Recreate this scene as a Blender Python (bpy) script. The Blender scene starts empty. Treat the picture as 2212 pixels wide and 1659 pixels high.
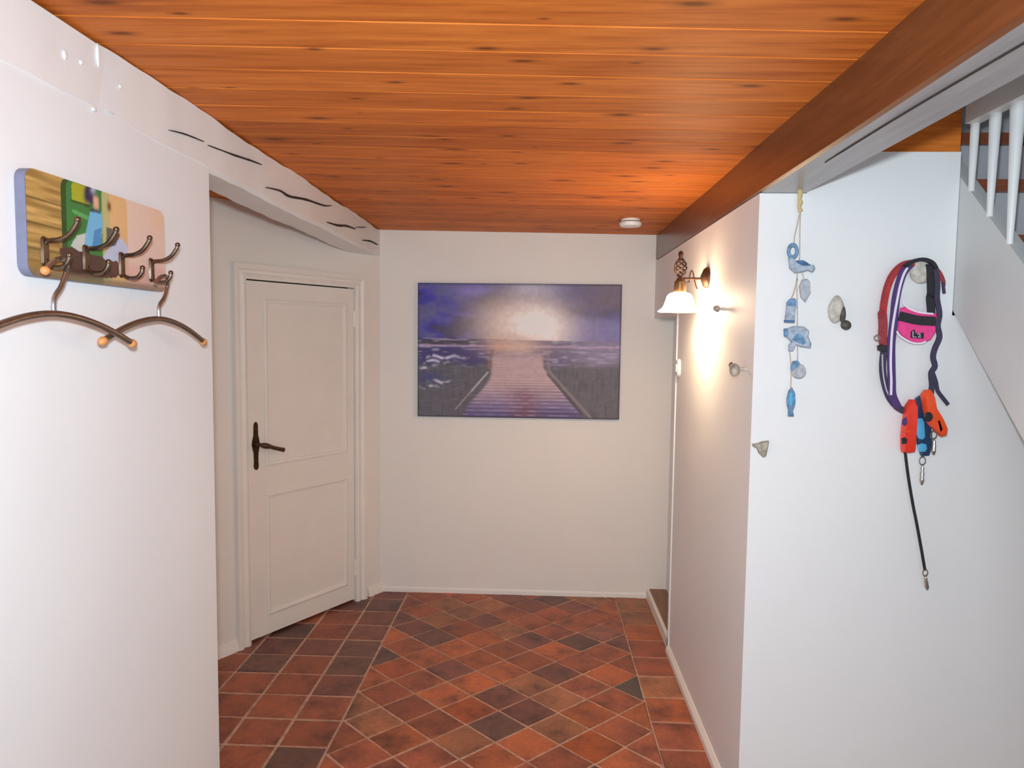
import bpy, bmesh, math, random
import numpy as np
from mathutils import Vector, Matrix

random.seed(7); np.random.seed(7)
SC = bpy.context.scene
COL = SC.collection

# ------------------------------------------------------------------ camera
W, H, F = 2212.0, 1659.0, 1475.0            # 24 mm equivalent lens
VPX, VPY, ROLL, CAMZ = 1166.0, 728.0, math.radians(0.85), 1.57
C = Vector((0, 0, CAMZ))
_yc = Vector((VPX - W/2, -(VPY - H/2), F)).normalized()
_a = Vector((math.sin(ROLL), math.cos(ROLL), 0))
_zc = (_a - _a.dot(_yc)*_yc).normalized()
_xc = -(_yc.cross(_zc))
MW = Matrix((_xc, _yc, _zc))                 # camera (right, up, forward) -> world
cam = bpy.data.objects.new('camera', bpy.data.cameras.new('camera'))
COL.objects.link(cam)
cam.data.sensor_fit = 'HORIZONTAL'; cam.data.sensor_width = 36.0; cam.data.lens = 36.0*F/W
cam.data.clip_start = 0.02
_r, _u, _f = MW.col[0], MW.col[1], MW.col[2]
cam.matrix_world = Matrix(((_r[0], _u[0], -_f[0], C[0]), (_r[1], _u[1], -_f[1], C[1]),
                           (_r[2], _u[2], -_f[2], C[2]), (0, 0, 0, 1)))
SC.camera = cam

# ------------------------------------------------------------------ world, lights, exposure
SC.view_settings.view_transform = 'Standard'; SC.view_settings.look = 'None'
SC.view_settings.gamma = 1.0; SC.view_settings.use_curve_mapping = False
SC.view_settings.exposure = 0.06
wd = bpy.data.worlds.new('world'); SC.world = wd; wd.use_nodes = True
wd.node_tree.nodes['Background'].inputs[0].default_value = (0.80, 0.90, 1.0, 1)
wd.node_tree.nodes['Background'].inputs[1].default_value = 0.5

def lamp(name, typ, loc, energy, color=(1, 1, 1), rot=(0, 0, 0), **kw):
    l = bpy.data.lights.new(name, typ); l.energy = energy; l.color = color
    for k, v in kw.items(): setattr(l, k, v)
    o = bpy.data.objects.new(name, l); COL.objects.link(o); o.location = loc; o.rotation_euler = rot
    return o
# added soft fill light behind the camera, set in a made-up opening
lamp('rear_fill', 'AREA', (-0.05, -1.78, 1.30), 22, (0.72, 0.885, 1.0), (math.radians(90), 0, 0), shape='RECTANGLE', size=1.55, size_y=1.8)
# the camera's own flash, just above the lens
lamp('camera_flash', 'AREA', (-0.02, 0.02, 1.68), 36, (0.78, 0.915, 1.0), (math.radians(88), 0, 0), shape='DISK', size=0.07)

# ------------------------------------------------------------------ pixel helpers (a pixel gives a direction, a surface gives the distance)
def ray(px, py): return MW @ Vector((px - W/2, -(py - H/2), F))
def on(px, py, n, d):
    r = ray(px, py); n = Vector(n); return C + r*((d - n.dot(C))/n.dot(r))
def atX(px, py, x): return on(px, py, (1, 0, 0), x)
def atY(px, py, y): return on(px, py, (0, 1, 0), y)
def atZ(px, py, z): return on(px, py, (0, 0, 1), z)

# ------------------------------------------------------------------ materials
def srgb(r, g, b):
    return tuple(((c/255)/12.92 if c/255 <= 0.04045 else ((c/255+0.055)/1.055)**2.4) for c in (r, g, b))
def new_mat(name):
    m = bpy.data.materials.new(name); m.use_nodes = True
    nt = m.node_tree; return m, nt, nt.nodes['Principled BSDF']
def nd(nt, typ, **kw):
    n = nt.nodes.new(typ)
    for k, v in kw.items():
        if k.startswith('i_'): n.inputs[int(k[2:])].default_value = v
        else: setattr(n, k, v)
    return n
def ramp(nt, fac, stops):
    r = nd(nt, 'ShaderNodeValToRGB'); e = r.color_ramp.elements
    while len(e) < len(stops): e.new(0.5)
    for el, (p, c) in zip(e, stops): el.position = p; el.color = (*c, 1)
    nt.links.new(fac, r.inputs[0]); return r.outputs[0]
def mixc(nt, fac, a, b, mode='MIX'):
    m = nd(nt, 'ShaderNodeMix', data_type='RGBA', blend_type=mode)
    for sock, v in ((m.inputs[0], fac), (m.inputs[6], a), (m.inputs[7], b)):
        if hasattr(v, 'is_output'): nt.links.new(v, sock)
        elif isinstance(v, (int, float)): sock.default_value = v
        else: sock.default_value = (*v, 1)
    return m.outputs[2]
def coords(nt, scale=(1, 1, 1), kind='Object', jitter=False):
    tc = nd(nt, 'ShaderNodeTexCoord'); mp = nd(nt, 'ShaderNodeMapping')
    nt.links.new(tc.outputs[kind], mp.inputs[0]); mp.inputs['Scale'].default_value = scale
    if jitter:
        oi = nd(nt, 'ShaderNodeObjectInfo'); vm = nd(nt, 'ShaderNodeVectorMath', operation='SCALE')
        vm.inputs[0].default_value = (17.3, 31.7, 11.9); nt.links.new(oi.outputs['Random'], vm.inputs['Scale'])
        nt.links.new(vm.outputs[0], mp.inputs['Location'])
    return mp.outputs[0]
def noise(nt, vec, scale, detail=3, rough=0.55):
    n = nd(nt, 'ShaderNodeTexNoise'); nt.links.new(vec, n.inputs['Vector'])
    n.inputs['Scale'].default_value = scale; n.inputs['Detail'].default_value = detail; n.inputs['Roughness'].default_value = rough
    return n.outputs['Fac']
def bump(nt, bsdf, h, strength, dist=0.01):
    b = nd(nt, 'ShaderNodeBump'); b.inputs['Strength'].default_value = strength; b.inputs['Distance'].default_value = dist
    nt.links.new(h, b.inputs['Height']); nt.links.new(b.outputs[0], bsdf.inputs['Normal'])
def simple(name, col, rough=0.5, metal=0.0, var=0.12, nscale=40, bmp=0.0, spec=0.5, coat=0.0):
    m, nt, b = new_mat(name); v = coords(nt)
    n = noise(nt, v, nscale)
    lo = tuple(c*(1-var) for c in col); hi = tuple(min(1, c*(1+var)) for c in col)
    nt.links.new(ramp(nt, n, [(0.3, lo), (0.7, hi)]), b.inputs['Base Color'])
    b.inputs['Roughness'].default_value = rough; b.inputs['Metallic'].default_value = metal
    b.inputs['Specular IOR Level'].default_value = spec; b.inputs['Coat Weight'].default_value = coat
    if bmp: bump(nt, b, n, bmp, 0.002)
    return m
def plaster(name, col, bstr=0.25, rough=0.52, bscale=5.0):
    m, nt, b = new_mat(name); v = coords(nt)
    n1 = noise(nt, v, 2.2, 4); n2 = noise(nt, v, bscale, 5, 0.6)
    nt.links.new(ramp(nt, n1, [(0.25, tuple(c*0.965 for c in col)), (0.75, col)]), b.inputs['Base Color'])
    b.inputs['Roughness'].default_value = rough; b.inputs['Specular IOR Level'].default_value = 0.5
    bump(nt, b, n2, bstr, 0.012)
    return m
def wood(name, dark, mid, light, along='X', rough=0.32, knots=True, scale=1.0, coat=0.0, bmp=0.08, spec=0.5):
    m, nt, b = new_mat(name)
    st = {'X': (1.1, 16, 16), 'Y': (16, 1.1, 16), 'Z': (16, 16, 1.1)}[along]
    v = coords(nt, tuple(s*scale for s in st), jitter=True)
    g = noise(nt, v, 3.0, 5, 0.6)
    col = ramp(nt, g, [(0.28, dark), (0.5, mid), (0.74, light)])
    oi = nd(nt, 'ShaderNodeObjectInfo')
    tint = ramp(nt, oi.outputs['Random'], [(0.0, (0.86, 0.82, 0.78)), (0.5, (1, 1, 1)), (1.0, (1.12, 1.10, 1.06))])
    col = mixc(nt, 1.0, col, tint, 'MULTIPLY')
    if knots:
        ks = {'X': (2.6, 8.5, 0.001), 'Y': (8.5, 2.6, 0.001), 'Z': (8.5, 8.5, 2.6)}[along]
        kv = coords(nt, ks, jitter=True)
        vo = nd(nt, 'ShaderNodeTexVoronoi', voronoi_dimensions='2D'); nt.links.new(kv, vo.inputs['Vector']); vo.inputs['Scale'].default_value = 1.0
        sx_ = nd(nt, 'ShaderNodeSeparateColor'); nt.links.new(vo.outputs['Color'], sx_.inputs[0])
        ad_ = nd(nt, 'ShaderNodeMath', operation='MULTIPLY_ADD'); nt.links.new(sx_.outputs[0], ad_.inputs[0]); ad_.inputs[1].default_value = 1.3; ad_.inputs[2].default_value = 0.25
        dv_ = nd(nt, 'ShaderNodeMath', operation='DIVIDE'); nt.links.new(vo.outputs['Distance'], dv_.inputs[0]); nt.links.new(ad_.outputs[0], dv_.inputs[1])
        k = ramp(nt, dv_.outputs[0], [(0.030, (1, 1, 1)), (0.07, (0.40, 0.40, 0.40)), (0.13, (0, 0, 0))])
        k2 = nd(nt, 'ShaderNodeMath', operation='MULTIPLY'); nt.links.new(k, k2.inputs[0]); k2.inputs[1].default_value = 0.85
        col = mixc(nt, k2.outputs[0], col, tuple(c*0.30 for c in dark))
    nt.links.new(col, b.inputs['Base Color'])
    b.inputs['Roughness'].default_value = rough; b.inputs['Coat Weight'].default_value = coat; b.inputs['Coat Roughness'].default_value = 0.25; b.inputs['Specular IOR Level'].default_value = spec
    bump(nt, b, g, bmp, 0.004)
    return m
def vcol(name, rough=0.5, spec=0.3):
    m, nt, b = new_mat(name)
    a = nd(nt, 'ShaderNodeAttribute', attribute_name='print')
    v = coords(nt); n = noise(nt, v, 260, 2)
    nt.links.new(mixc(nt, 0.12, a.outputs['Color'], ramp(nt, n, [(0.35, (0.55,)*3), (0.65, (1,)*3)]), 'MULTIPLY'), b.inputs['Base Color'])
    b.inputs['Roughness'].default_value = rough; b.inputs['Specular IOR Level'].default_value = spec
    return m

M = {}
M['wall'] = plaster('white_plaster', (0.85, 0.85, 0.845), 0.10)
M['wall_l'] = plaster('white_plaster_lumpy', (0.84, 0.86, 0.88), 0.16)
M['wall_warm'] = plaster('cream_plaster', (0.85, 0.805, 0.745), 0.10)
M['beam_white'] = plaster('white_painted_timber', (0.85, 0.85, 0.85), 0.14, 0.42, 9.0)
M['paint'] = simple('off_white_door_paint', (0.84, 0.79, 0.725), 0.42, 0, 0.02, 6)
M['paint_white'] = simple('white_gloss_paint', (0.80, 0.80, 0.79), 0.35, 0, 0.02, 6)
M['stringer'] = simple('grey_white_stair_paint', (0.62, 0.62, 0.61), 0.4, 0, 0.03, 5)
M['riser'] = simple('grey_riser_paint', (0.50, 0.50, 0.53), 0.5, 0, 0.05, 8)
M['plank'] = wood('varnished_orange_pine', (0.44, 0.105, 0.016), (0.63, 0.172, 0.028), (0.76, 0.24, 0.046), 'X', 0.52, bmp=0.10, spec=0.12)
M['beam'] = wood('dark_varnished_beam', (0.105, 0.034, 0.013), (0.145, 0.048, 0.018), (0.185, 0.066, 0.025), 'Y', 0.30, knots=False, coat=0.25)
M['beam_under'] = wood('grey_beam_underside', (0.28, 0.26, 0.265), (0.34, 0.32, 0.325), (0.40, 0.375, 0.38), 'Y', 0.36, knots=False, coat=0.3)  # paler grey wood for the downward faces of the beam
M['tread'] = wood('red_brown_tread', (0.14, 0.03, 0.012), (0.21, 0.05, 0.018), (0.27, 0.075, 0.03), 'X', 0.35, knots=False)
M['sill'] = wood('brown_sill_wood', (0.16, 0.075, 0.035), (0.22, 0.105, 0.05), (0.27, 0.14, 0.07), 'Y', 0.45, knots=False)
M['dark'] = simple('dark_void', (0.012, 0.010, 0.009), 0.9, 0, 0.1)
M['crack'] = simple('crack_shadow_brown', (0.035, 0.022, 0.015), 0.9, 0, 0.2)
M['mortar'] = simple('pale_pink_mortar', (0.50, 0.32, 0.23), 0.8, 0, 0.25, 30)
M['bronze'] = simple('dark_bronze', (0.07, 0.042, 0.022), 0.34, 0.85, 0.25, 60)
M['iron'] = simple('brown_iron', (0.10, 0.05, 0.03), 0.42, 0.6, 0.25, 60)
M['brass'] = simple('aged_brass', (0.17, 0.09, 0.04), 0.4, 0.7, 0.25, 60)
M['hookmetal'] = simple('burnished_hook_metal', (0.17, 0.115, 0.08), 0.26, 0.9, 0.2, 50)
M['steel'] = simple('hanger_steel', (0.42, 0.40, 0.385), 0.25, 0.95, 0.1, 50)
M['barmetal'] = simple('bronze_hanger_bar', (0.20, 0.145, 0.105), 0.32, 0.75, 0.15, 50)
M['chrome'] = simple('clip_metal', (0.42, 0.38, 0.33), 0.25, 0.95, 0.15, 60)
M['beech'] = simple('orange_beech', (0.62, 0.27, 0.09), 0.4, 0, 0.1, 60)
M['plastic_white'] = simple('white_plastic', (0.82, 0.82, 0.81), 0.4, 0, 0.02)
M['boardside'] = simple('slate_blue_board_edge', (0.17, 0.18, 0.27), 0.5, 0, 0.08)
M['canvas_side'] = simple('dark_canvas_edge', (0.09, 0.08, 0.11), 0.8, 0, 0.1)
M['print_canvas'] = vcol('printed_canvas', 0.6, 0.25)
M['print_board'] = vcol('printed_board', 0.4, 0.4)
M['rope'] = simple('cream_rope', (0.62, 0.47, 0.22), 0.85, 0, 0.25, 300, 0.5)
M['string'] = simple('beige_string', (0.58, 0.46, 0.34), 0.9, 0, 0.2, 300)
M['blue'] = simple('worn_blue_wood', (0.13, 0.26, 0.42), 0.6, 0, 0.45, 70, 0.2)
M['blue_deep'] = simple('deep_blue_wood', (0.06, 0.14, 0.27), 0.6, 0, 0.4, 70, 0.2)
M['pale_blue'] = simple('pale_blue_wood', (0.36, 0.43, 0.52), 0.6, 0, 0.3, 70, 0.2)
M['pale_grey'] = simple('pale_grey_wood', (0.42, 0.43, 0.46), 0.6, 0, 0.25, 70, 0.2)
M['stone'] = simple('grey_beige_stone', (0.42, 0.37, 0.30), 0.7, 0, 0.4, 55, 0.5)
M['stone_pale'] = simple('pale_stone', (0.55, 0.51, 0.44), 0.7, 0, 0.25, 55, 0.4)
M['stone_dark'] = simple('dark_stone', (0.075, 0.065, 0.058), 0.6, 0, 0.5, 55, 0.4)
M['red_strap'] = simple('red_webbing', (0.45, 0.035, 0.035), 0.75, 0, 0.2, 200, 0.3)
M['crimson'] = simple('crimson_leather', (0.30, 0.035, 0.045), 0.6, 0, 0.25, 120, 0.3)
M['purple'] = simple('purple_webbing', (0.075, 0.035, 0.16), 0.75, 0, 0.25, 200, 0.3)
M['dark_web'] = simple('dark_plum_webbing', (0.045, 0.038, 0.075), 0.75, 0, 0.3, 200, 0.3)
M['black_web'] = simple('black_webbing', (0.018, 0.017, 0.022), 0.7, 0, 0.3, 200, 0.3)
M['white_web'] = simple('white_reflective_piping', (0.80, 0.74, 0.82), 0.4, 0, 0.05, 200)
M['pink'] = simple('hot_pink_fabric', (0.80, 0.055, 0.26), 0.7, 0, 0.12, 150, 0.2)
M['red_plastic'] = simple('bright_red_plastic', (0.80, 0.045, 0.022), 0.32, 0, 0.06, 40)
M['orange_plastic'] = simple('orange_red_plastic', (0.82, 0.085, 0.02), 0.32, 0, 0.06, 40)
M['black_plastic'] = simple('black_plastic', (0.02, 0.02, 0.026), 0.35, 0, 0.1, 40)
M['cyan'] = simple('sky_blue_plastic', (0.10, 0.44, 0.72), 0.32, 0, 0.06, 40)
M['navy'] = simple('navy_plastic', (0.02, 0.05, 0.12), 0.35, 0, 0.1, 40)
M['grey_letter'] = simple('pale_lettering', (0.55, 0.50, 0.58), 0.5, 0, 0.05)

# terracotta: each tile its own tone
def terracotta():
    m, nt, b = new_mat('worn_terracotta'); v = coords(nt, jitter=True)
    oi = nd(nt, 'ShaderNodeObjectInfo')
    n1 = noise(nt, v, 7, 5, 0.65); n2 = noise(nt, v, 60, 3)
    base = mixc(nt, 1.0, oi.outputs['Color'], ramp(nt, n1, [(0.30, (0.38, 0.34, 0.36)), (0.50, (0.95, 0.93, 0.92)), (0.72, (1.38, 1.28, 1.15))]), 'MULTIPLY')
    base = mixc(nt, 0.55, base, ramp(nt, n2, [(0.3, (0.70, 0.68, 0.66)), (0.7, (1.1, 1.08, 1.05))]), 'MULTIPLY')
    nt.links.new(base, b.inputs['Base Color'])
    nt.links.new(ramp(nt, n1, [(0.2, (0.38,)*3), (0.8, (0.58,)*3)]), b.inputs['Roughness'])
    bump(nt, b, n1, 0.22, 0.006)
    return m
M['tile'] = terracotta()

def shade_mat():
    m, nt, b = new_mat('frosted_lamp_glass')
    b.inputs['Base Color'].default_value = (0.92, 0.88, 0.82, 1); b.inputs['Roughness'].default_value = 0.35
    b.inputs['Emission Color'].default_value = (1.0, 0.74, 0.46, 1); b.inputs['Emission Strength'].default_value = 33
    return m
M['shade'] = shade_mat()
def bulb_mat():
    m, nt, b = new_mat('glowing_bulb'); b.inputs['Base Color'].default_value = (1, 0.9, 0.75, 1)
    b.inputs['Emission Color'].default_value = (1.0, 0.74, 0.46, 1); b.inputs['Emission Strength'].default_value = 380
    return m
M['bulb'] = bulb_mat()

# ------------------------------------------------------------------ mesh builders
class MB:
    def __init__(s): s.v = []; s.f = []
    def add(s, vs, fs):
        o = len(s.v); s.v += [tuple(v) for v in vs]; s.f += [tuple(i+o for i in f) for f in fs]; return s
    def box(s, lo, hi):
        x0, y0, z0 = lo; x1, y1, z1 = hi
        return s.add([(x0,y0,z0),(x1,y0,z0),(x1,y1,z0),(x0,y1,z0),(x0,y0,z1),(x1,y0,z1),(x1,y1,z1),(x0,y1,z1)],
                     [(0,3,2,1),(4,5,6,7),(0,1,5,4),(1,2,6,5),(2,3,7,6),(3,0,4,7)])
    def loft(s, rings, cap=True, closed=True):
        o = len(s.v); n = len(rings[0])
        for r in rings: s.v += [tuple(p) for p in r]
        for k in range(len(rings)-1):
            for i in range(n if closed else n-1):
                j = (i+1) % n
                s.f.append((o+k*n+i, o+k*n+j, o+(k+1)*n+j, o+(k+1)*n+i))
        if cap:
            s.f.append(tuple(o+i for i in reversed(range(n)))); s.f.append(tuple(o+(len(rings)-1)*n+i for i in range(n)))
        return s
    def tube(s, path, rad, sides=8, flat=1.0):
        P = [Vector(p) for p in path]; R = rad if isinstance(rad, (list, tuple)) else [rad]*len(P)
        t = (P[1]-P[0]).normalized(); up = Vector((0, 0, 1)) if abs(t.z) < 0.9 else Vector((0, 1, 0))
        n = t.cross(up).normalized(); rings = []
        for i, p in enumerate(P):
            t = (P[min(i+1, len(P)-1)] - P[max(i-1, 0)]).normalized()
            n = (n - t*n.dot(t)).normalized(); b = t.cross(n)
            rings.append([p + (n*math.cos(a) + b*math.sin(a)*flat)*R[i] for a in (2*math.pi*k/sides for k in range(sides))])
        return s.loft(rings)
    def lathe(s, prof, center, axis='Z', sides=24, cap=True):
        c = Vector(center); rings = []
        for r, h in prof:
            ring = []
            for k in range(sides):
                a = 2*math.pi*k/sides; u, w = r*math.cos(a), r*math.sin(a)
                d = {'Z': (u, w, h), 'X': (h, u, w), 'Y': (u, h, w)}[axis]
                ring.append(c + Vector(d))
            rings.append(ring)
        return s.loft(rings, cap)
    def ribbon(s, path, width, thick, normal=(0, -1, 0)):
        """flat strap along path, its face turned to `normal`"""
        P = [Vector(p) for p in path]; nr = Vector(normal).normalized(); Wd = width if isinstance(width, (list, tuple)) else [width]*len(P)
        rings = []
        for i, p in enumerate(P):
            t = (P[min(i+1, len(P)-1)] - P[max(i-1, 0)]).normalized(); b = t.cross(nr).normalized()*Wd[i]/2; h = nr*thick/2
            rings.append([p-b-h, p+b-h, p+b+h, p-b+h])
        return s.loft(rings)
    def extrude(s, pts, normal, depth, bev=0.12, inset=None):
        """outline polygon grown along `normal` by depth with a softened front edge"""
        P = [Vector(p) for p in pts]; n = Vector(normal).normalized(); c = sum(P, Vector())/len(P)
        def sc(k, h): return [c + (p-c)*k + n*h for p in P]
        return s.loft([sc(1-bev*0.6, 0), sc(1, depth*0.25), sc(1, depth*0.72), sc(1-bev, depth)])
    def build(s, name, mat, parent=None, smooth=False, recalc=True):
        me = bpy.data.meshes.new(name); me.from_pydata(s.v, [], s.f); me.validate()
        if recalc:
            bm = bmesh.new(); bm.from_mesh(me); bmesh.ops.recalc_face_normals(bm, faces=bm.faces); bm.to_mesh(me); bm.free()
        if smooth:
            me.polygons.foreach_set('use_smooth', [True]*len(me.polygons))
            try: me.set_sharp_from_angle(angle=math.radians(42))
            except Exception: pass
        me.materials.append(M[mat] if isinstance(mat, str) else mat)
        return link(bpy.data.objects.new(name, me), parent)
def link(o, parent=None):
    COL.objects.link(o)
    if parent is not None: o.parent = parent
    return o
def empty(name, loc=(0, 0, 0), rz=0, parent=None):
    o = bpy.data.objects.new(name, None); o.empty_display_size = 0.05; link(o, parent); o.location = loc; o.rotation_euler = (0, 0, rz); return o
def tag(o, label, cat, group=None):
    o['label'] = label; o['category'] = cat
    if group: o['group'] = group
    return o
def struct(o, label=None):
    o['kind'] = 'structure'
    if label: o['label'] = label
    return o
def thing(name, base, label, cat, group=None): return tag(empty(name, base), label, cat, group)
def local(t, pts): return [Vector(p) - t.location for p in pts]
def spline(pts, n=6):
    P = [Vector(p) for p in pts]; out = []
    for i in range(len(P)-1):
        p0, p1, p2, p3 = P[max(i-1, 0)], P[i], P[i+1], P[min(i+2, len(P)-1)]
        for k in range(n):
            t = k/n
            out.append(0.5*((2*p1) + (p2-p0)*t + (2*p0-5*p1+4*p2-p3)*t*t + (3*p1-p0-3*p2+p3)*t**3))
    out.append(P[-1]); return out
def stone(center, size, seed, sub=3, jag=0.12):
    rnd = random.Random(seed); bm = bmesh.new(); bmesh.ops.create_icosphere(bm, subdivisions=sub, radius=1)
    ph = [(Vector((rnd.uniform(-1, 1), rnd.uniform(-1, 1), rnd.uniform(-1, 1))).normalized(), rnd.uniform(1.5, 4), rnd.uniform(0, 6)) for _ in range(5)]
    mb = MB(); bm.verts.ensure_lookup_table()
    for v in bm.verts:
        k = 1 + sum(math.sin(d.dot(v.co)*fq + p) for d, fq, p in ph)*jag/2.5
        v.co *= k
    mb.add([Vector((v.co.x*size[0], v.co.y*size[1], v.co.z*size[2])) + Vector(center) for v in bm.verts], [[q.index for q in f.verts] for f in bm.faces])
    bm.free(); return mb

# ------------------------------------------------------------------ setting: dimensions in metres
XL, XLB, XR, YB, YC = -0.957, -0.955, 0.672, 4.067, 2.173
YL = 1.962                                   # where the near left wall stops
REAR = -1.85
def zc(x): return 2.193 - 0.0125*(x + 0.957)  # the old ceiling sags slightly to the right

# floor ---------------------------------------------------------------
floor = struct(MB().box((-2.6, REAR-0.1, -0.12), (2.2, 4.3, -0.0025)).build('floor', 'mortar'), 'terracotta tiled floor with pale mortar joints')
def clip(poly, x0, x1, y0, y1):
    def cut(P, ax, lim, sgn):
        out = []
        for i in range(len(P)):
            a, b = P[i], P[(i+1) % len(P)]
            da, db = sgn*(a[ax]-lim), sgn*(b[ax]-lim)
            if da >= 0: out.append(a)
            if da*db < 0:
                t = da/(da-db); out.append((a[0]+(b[0]-a[0])*t, a[1]+(b[1]-a[1])*t))
        return out
    for ax, lim, sgn in ((0, x0, 1), (0, x1, -1), (1, y0, 1), (1, y1, -1)):
        poly = cut(poly, ax, lim, sgn)
        if len(poly) < 3: return []
    return poly
def area(P): return abs(sum(P[i][0]*P[(i+1) % len(P)][1]-P[(i+1) % len(P)][0]*P[i][1] for i in range(len(P))))/2
DARK, RED, ORG, PUR, OCH = (0.165, 0.080, 0.060), (0.34, 0.100, 0.050), (0.43, 0.125, 0.048), (0.235, 0.086, 0.062), (0.38, 0.155, 0.075)
rt = random.Random(21)
def pick(table):
    r = rt.random()*sum(w for w, _ in table)
    for w, c in table:
        r -= w
        if r <= 0: break
    k = rt.uniform(0.82, 1.16); return tuple(x*k for x in c)
hints = [((1385, 1500), (0.10, 0.075, 0.062)), ((905, 1415), (0.42, 0.125, 0.052)), ((860, 1440), (0.40, 0.10, 0.04)), ((1010, 1525), (0.42, 0.10, 0.03)),
         ((1295, 1540), (0.36, 0.10, 0.035)), ((1215, 1510), (0.30, 0.12, 0.058)), ((1305, 1610), (0.36, 0.085, 0.02)), ((1225, 1600), (0.10, 0.04, 0.025)),
         ((830, 1412), DARK), ((790, 1345), PUR), ((840, 1290), PUR), ((900, 1335), DARK), ((920, 1375), DARK), ((1085, 1500), PUR), ((960, 1440), PUR),
         ((1240, 1500), OCH), ((1150, 1470), OCH), ((1300, 1370), (0.33, 0.13, 0.085)), ((1240, 1380), (0.15, 0.07, 0.05))]
hints = [(atZ(*p, 0), c) for p, c in hints]
def tile(poly, table):
    if len(poly) < 3 or area(poly) < 0.0012: return
    cx = sum(p[0] for p in poly)/len(poly); cy = sum(p[1] for p in poly)/len(poly)
    g = 0.0062 if table is T_LEFT else 0.0045
    P = []
    n = len(poly)
    for i in range(n):                       # shrink along both edges so that the joint stays even
        a, b, c = Vector(poly[i-1]), Vector(poly[i]), Vector(poly[(i+1) % n])
        d1 = (b-a).normalized(); d2 = (c-b).normalized(); n1 = Vector((-d1.y, d1.x)); n2 = Vector((-d2.y, d2.x))
        s = 1 if (Vector((cx, cy))-b).dot(n1+n2) > 0 else -1
        k = (n1+n2)*s; den = max(0.35, 1+n1.dot(n2)); q = b + k*g/den
        P.append(Vector((q.x + rt.uniform(-.0015, .0015) - cx, q.y + rt.uniform(-.0015, .0015) - cy)))
    h = rt.uniform(-0.0012, 0.0012); tx, ty = rt.uniform(-.006, .006), rt.uniform(-.006, .006)
    def ring(k, z): return [(p.x*k, p.y*k, z + (p.x*tx + p.y*ty if z > -0.004 else 0)) for p in P]
    o = MB().loft([ring(1.0, -0.012), ring(1.0, -0.002+h), ring(0.97, 0.0005+h)]).build('tile', 'tile', floor)
    o.location = (cx, cy, 0)
    col = pick(table)
    for hp, hc in hints:
        if abs(hp.x-cx) < 0.075 and abs(hp.y-cy) < 0.075: col = hc
    o.color = (*col, 1)
T_LEFT = [(3, PUR), (2.2, DARK), (3.2, RED)]
T_MID = [(5, RED), (2.0, ORG), (1.2, PUR), (0.6, DARK), (1.0, OCH)]
T_RIGHT = [(5, RED), (2, ORG), (1, OCH)]
Y0T, Y1T = 1.72, YB
xs = [-1.80, -1.60, -1.393, -1.187, -0.980, -0.782]
dgx, dgy = 0.535, 0.845                       # direction of the slanted door wall
for i in range(len(xs)-1):
    off = 0.0 if i < 4 else 0.0
    y = 2.47 - 0.184*4 + off
    while y < Y1T:
        # keep what lies in front of the slanted wall
        lim = 3.13 + ((xs[i]+xs[i+1])/2 + 1.55)*dgy/dgx + 0.17
        if y < lim: tile(clip([(xs[i], y), (xs[i+1], y), (xs[i+1], y+0.184), (xs[i], y+0.184)], -3, 3, Y0T, Y1T), T_LEFT)
        y += 0.184
DX, DY, PX, PY = 0.250, 0.226, -0.649, 2.769   # lattice of the diagonal field
for i in range(-4, 14):
    for j in range(-12, 14):
        if (i + j) % 2: continue
        x, y = PX + i*DX/2, PY + j*DY/2
        tile(clip([(x, y), (x+DX/2, y-DY/2), (x+DX, y), (x+DX/2, y+DY/2)], -0.782, 0.478, Y0T, Y1T-0.002), T_MID)
y = 2.345 - 0.19*4
while y < Y1T:
    tile(clip([(0.478, y), (0.672, y), (0.672, y+0.19), (0.478, y+0.19)], -3, 3, Y0T, Y1T), T_RIGHT); y += 0.19

# ceiling --------------------------------------------------------------
bk = MB()
def slab(x0, x1, y0, y1):
    bk.add([(x0, y0, zc(x0)+0.02), (x1, y0, zc(x1)+0.02), (x1, y1, zc(x1)+0.02), (x0, y1, zc(x0)+0.02), (x0, y0, 2.4), (x1, y0, 2.4), (x1, y1, 2.4), (x0, y1, 2.4)],
           [(0,3,2,1),(4,5,6,7),(0,1,5,4),(1,2,6,5),(2,3,7,6),(3,0,4,7)])
slab(-2.6, 0.822, REAR-0.1, 4.3); slab(0.822, 1.27, 2.24, 4.3)
ceil = struct(bk.build('ceiling', 'dark'), 'ceiling of orange varnished pine boards')
PW = 0.13
def plank_mesh(x0, x1, zf, name):
    mb = MB(); c, t = 0.0035, 0.019
    def ring(x):
        z = zf(x); s = 0.03*(x)                 # boards run very slightly askew
        return [(x, s+0.0008, z+t), (x, s+0.0008, z+c), (x, s+c, z), (x, s+PW-c, z), (x, s+PW-0.0008, z+c), (x, s+PW-0.0008, z+t)]
    mb.loft([ring(x0), ring((x0+x1)/2), ring(x1)])
    o = mb.build(name, 'plank', ceil); return o
protoS = plank_mesh(-1.05, 0.70, zc, 'plank'); protoL = plank_mesh(-2.5, 0.70, zc, 'plank')
ky = 1.388
yk = [ky + PW*k for k in range(-25, 21)]
usedp = set()
for y in yk:
    src = protoL if y > 1.55 else protoS
    if y + PW > YB + 0.10: continue
    o = src if src.name not in usedp else link(src.copy(), ceil)
    usedp.add(src.name); o.location.y = y
# left wall (near) -----------------------------------------------------
struct(MB().box((-1.7, REAR, 0), (XL, YL, 2.185)).build('wall_left', 'wall_l'), 'white uneven plaster wall carrying the picture coat rack')
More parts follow.
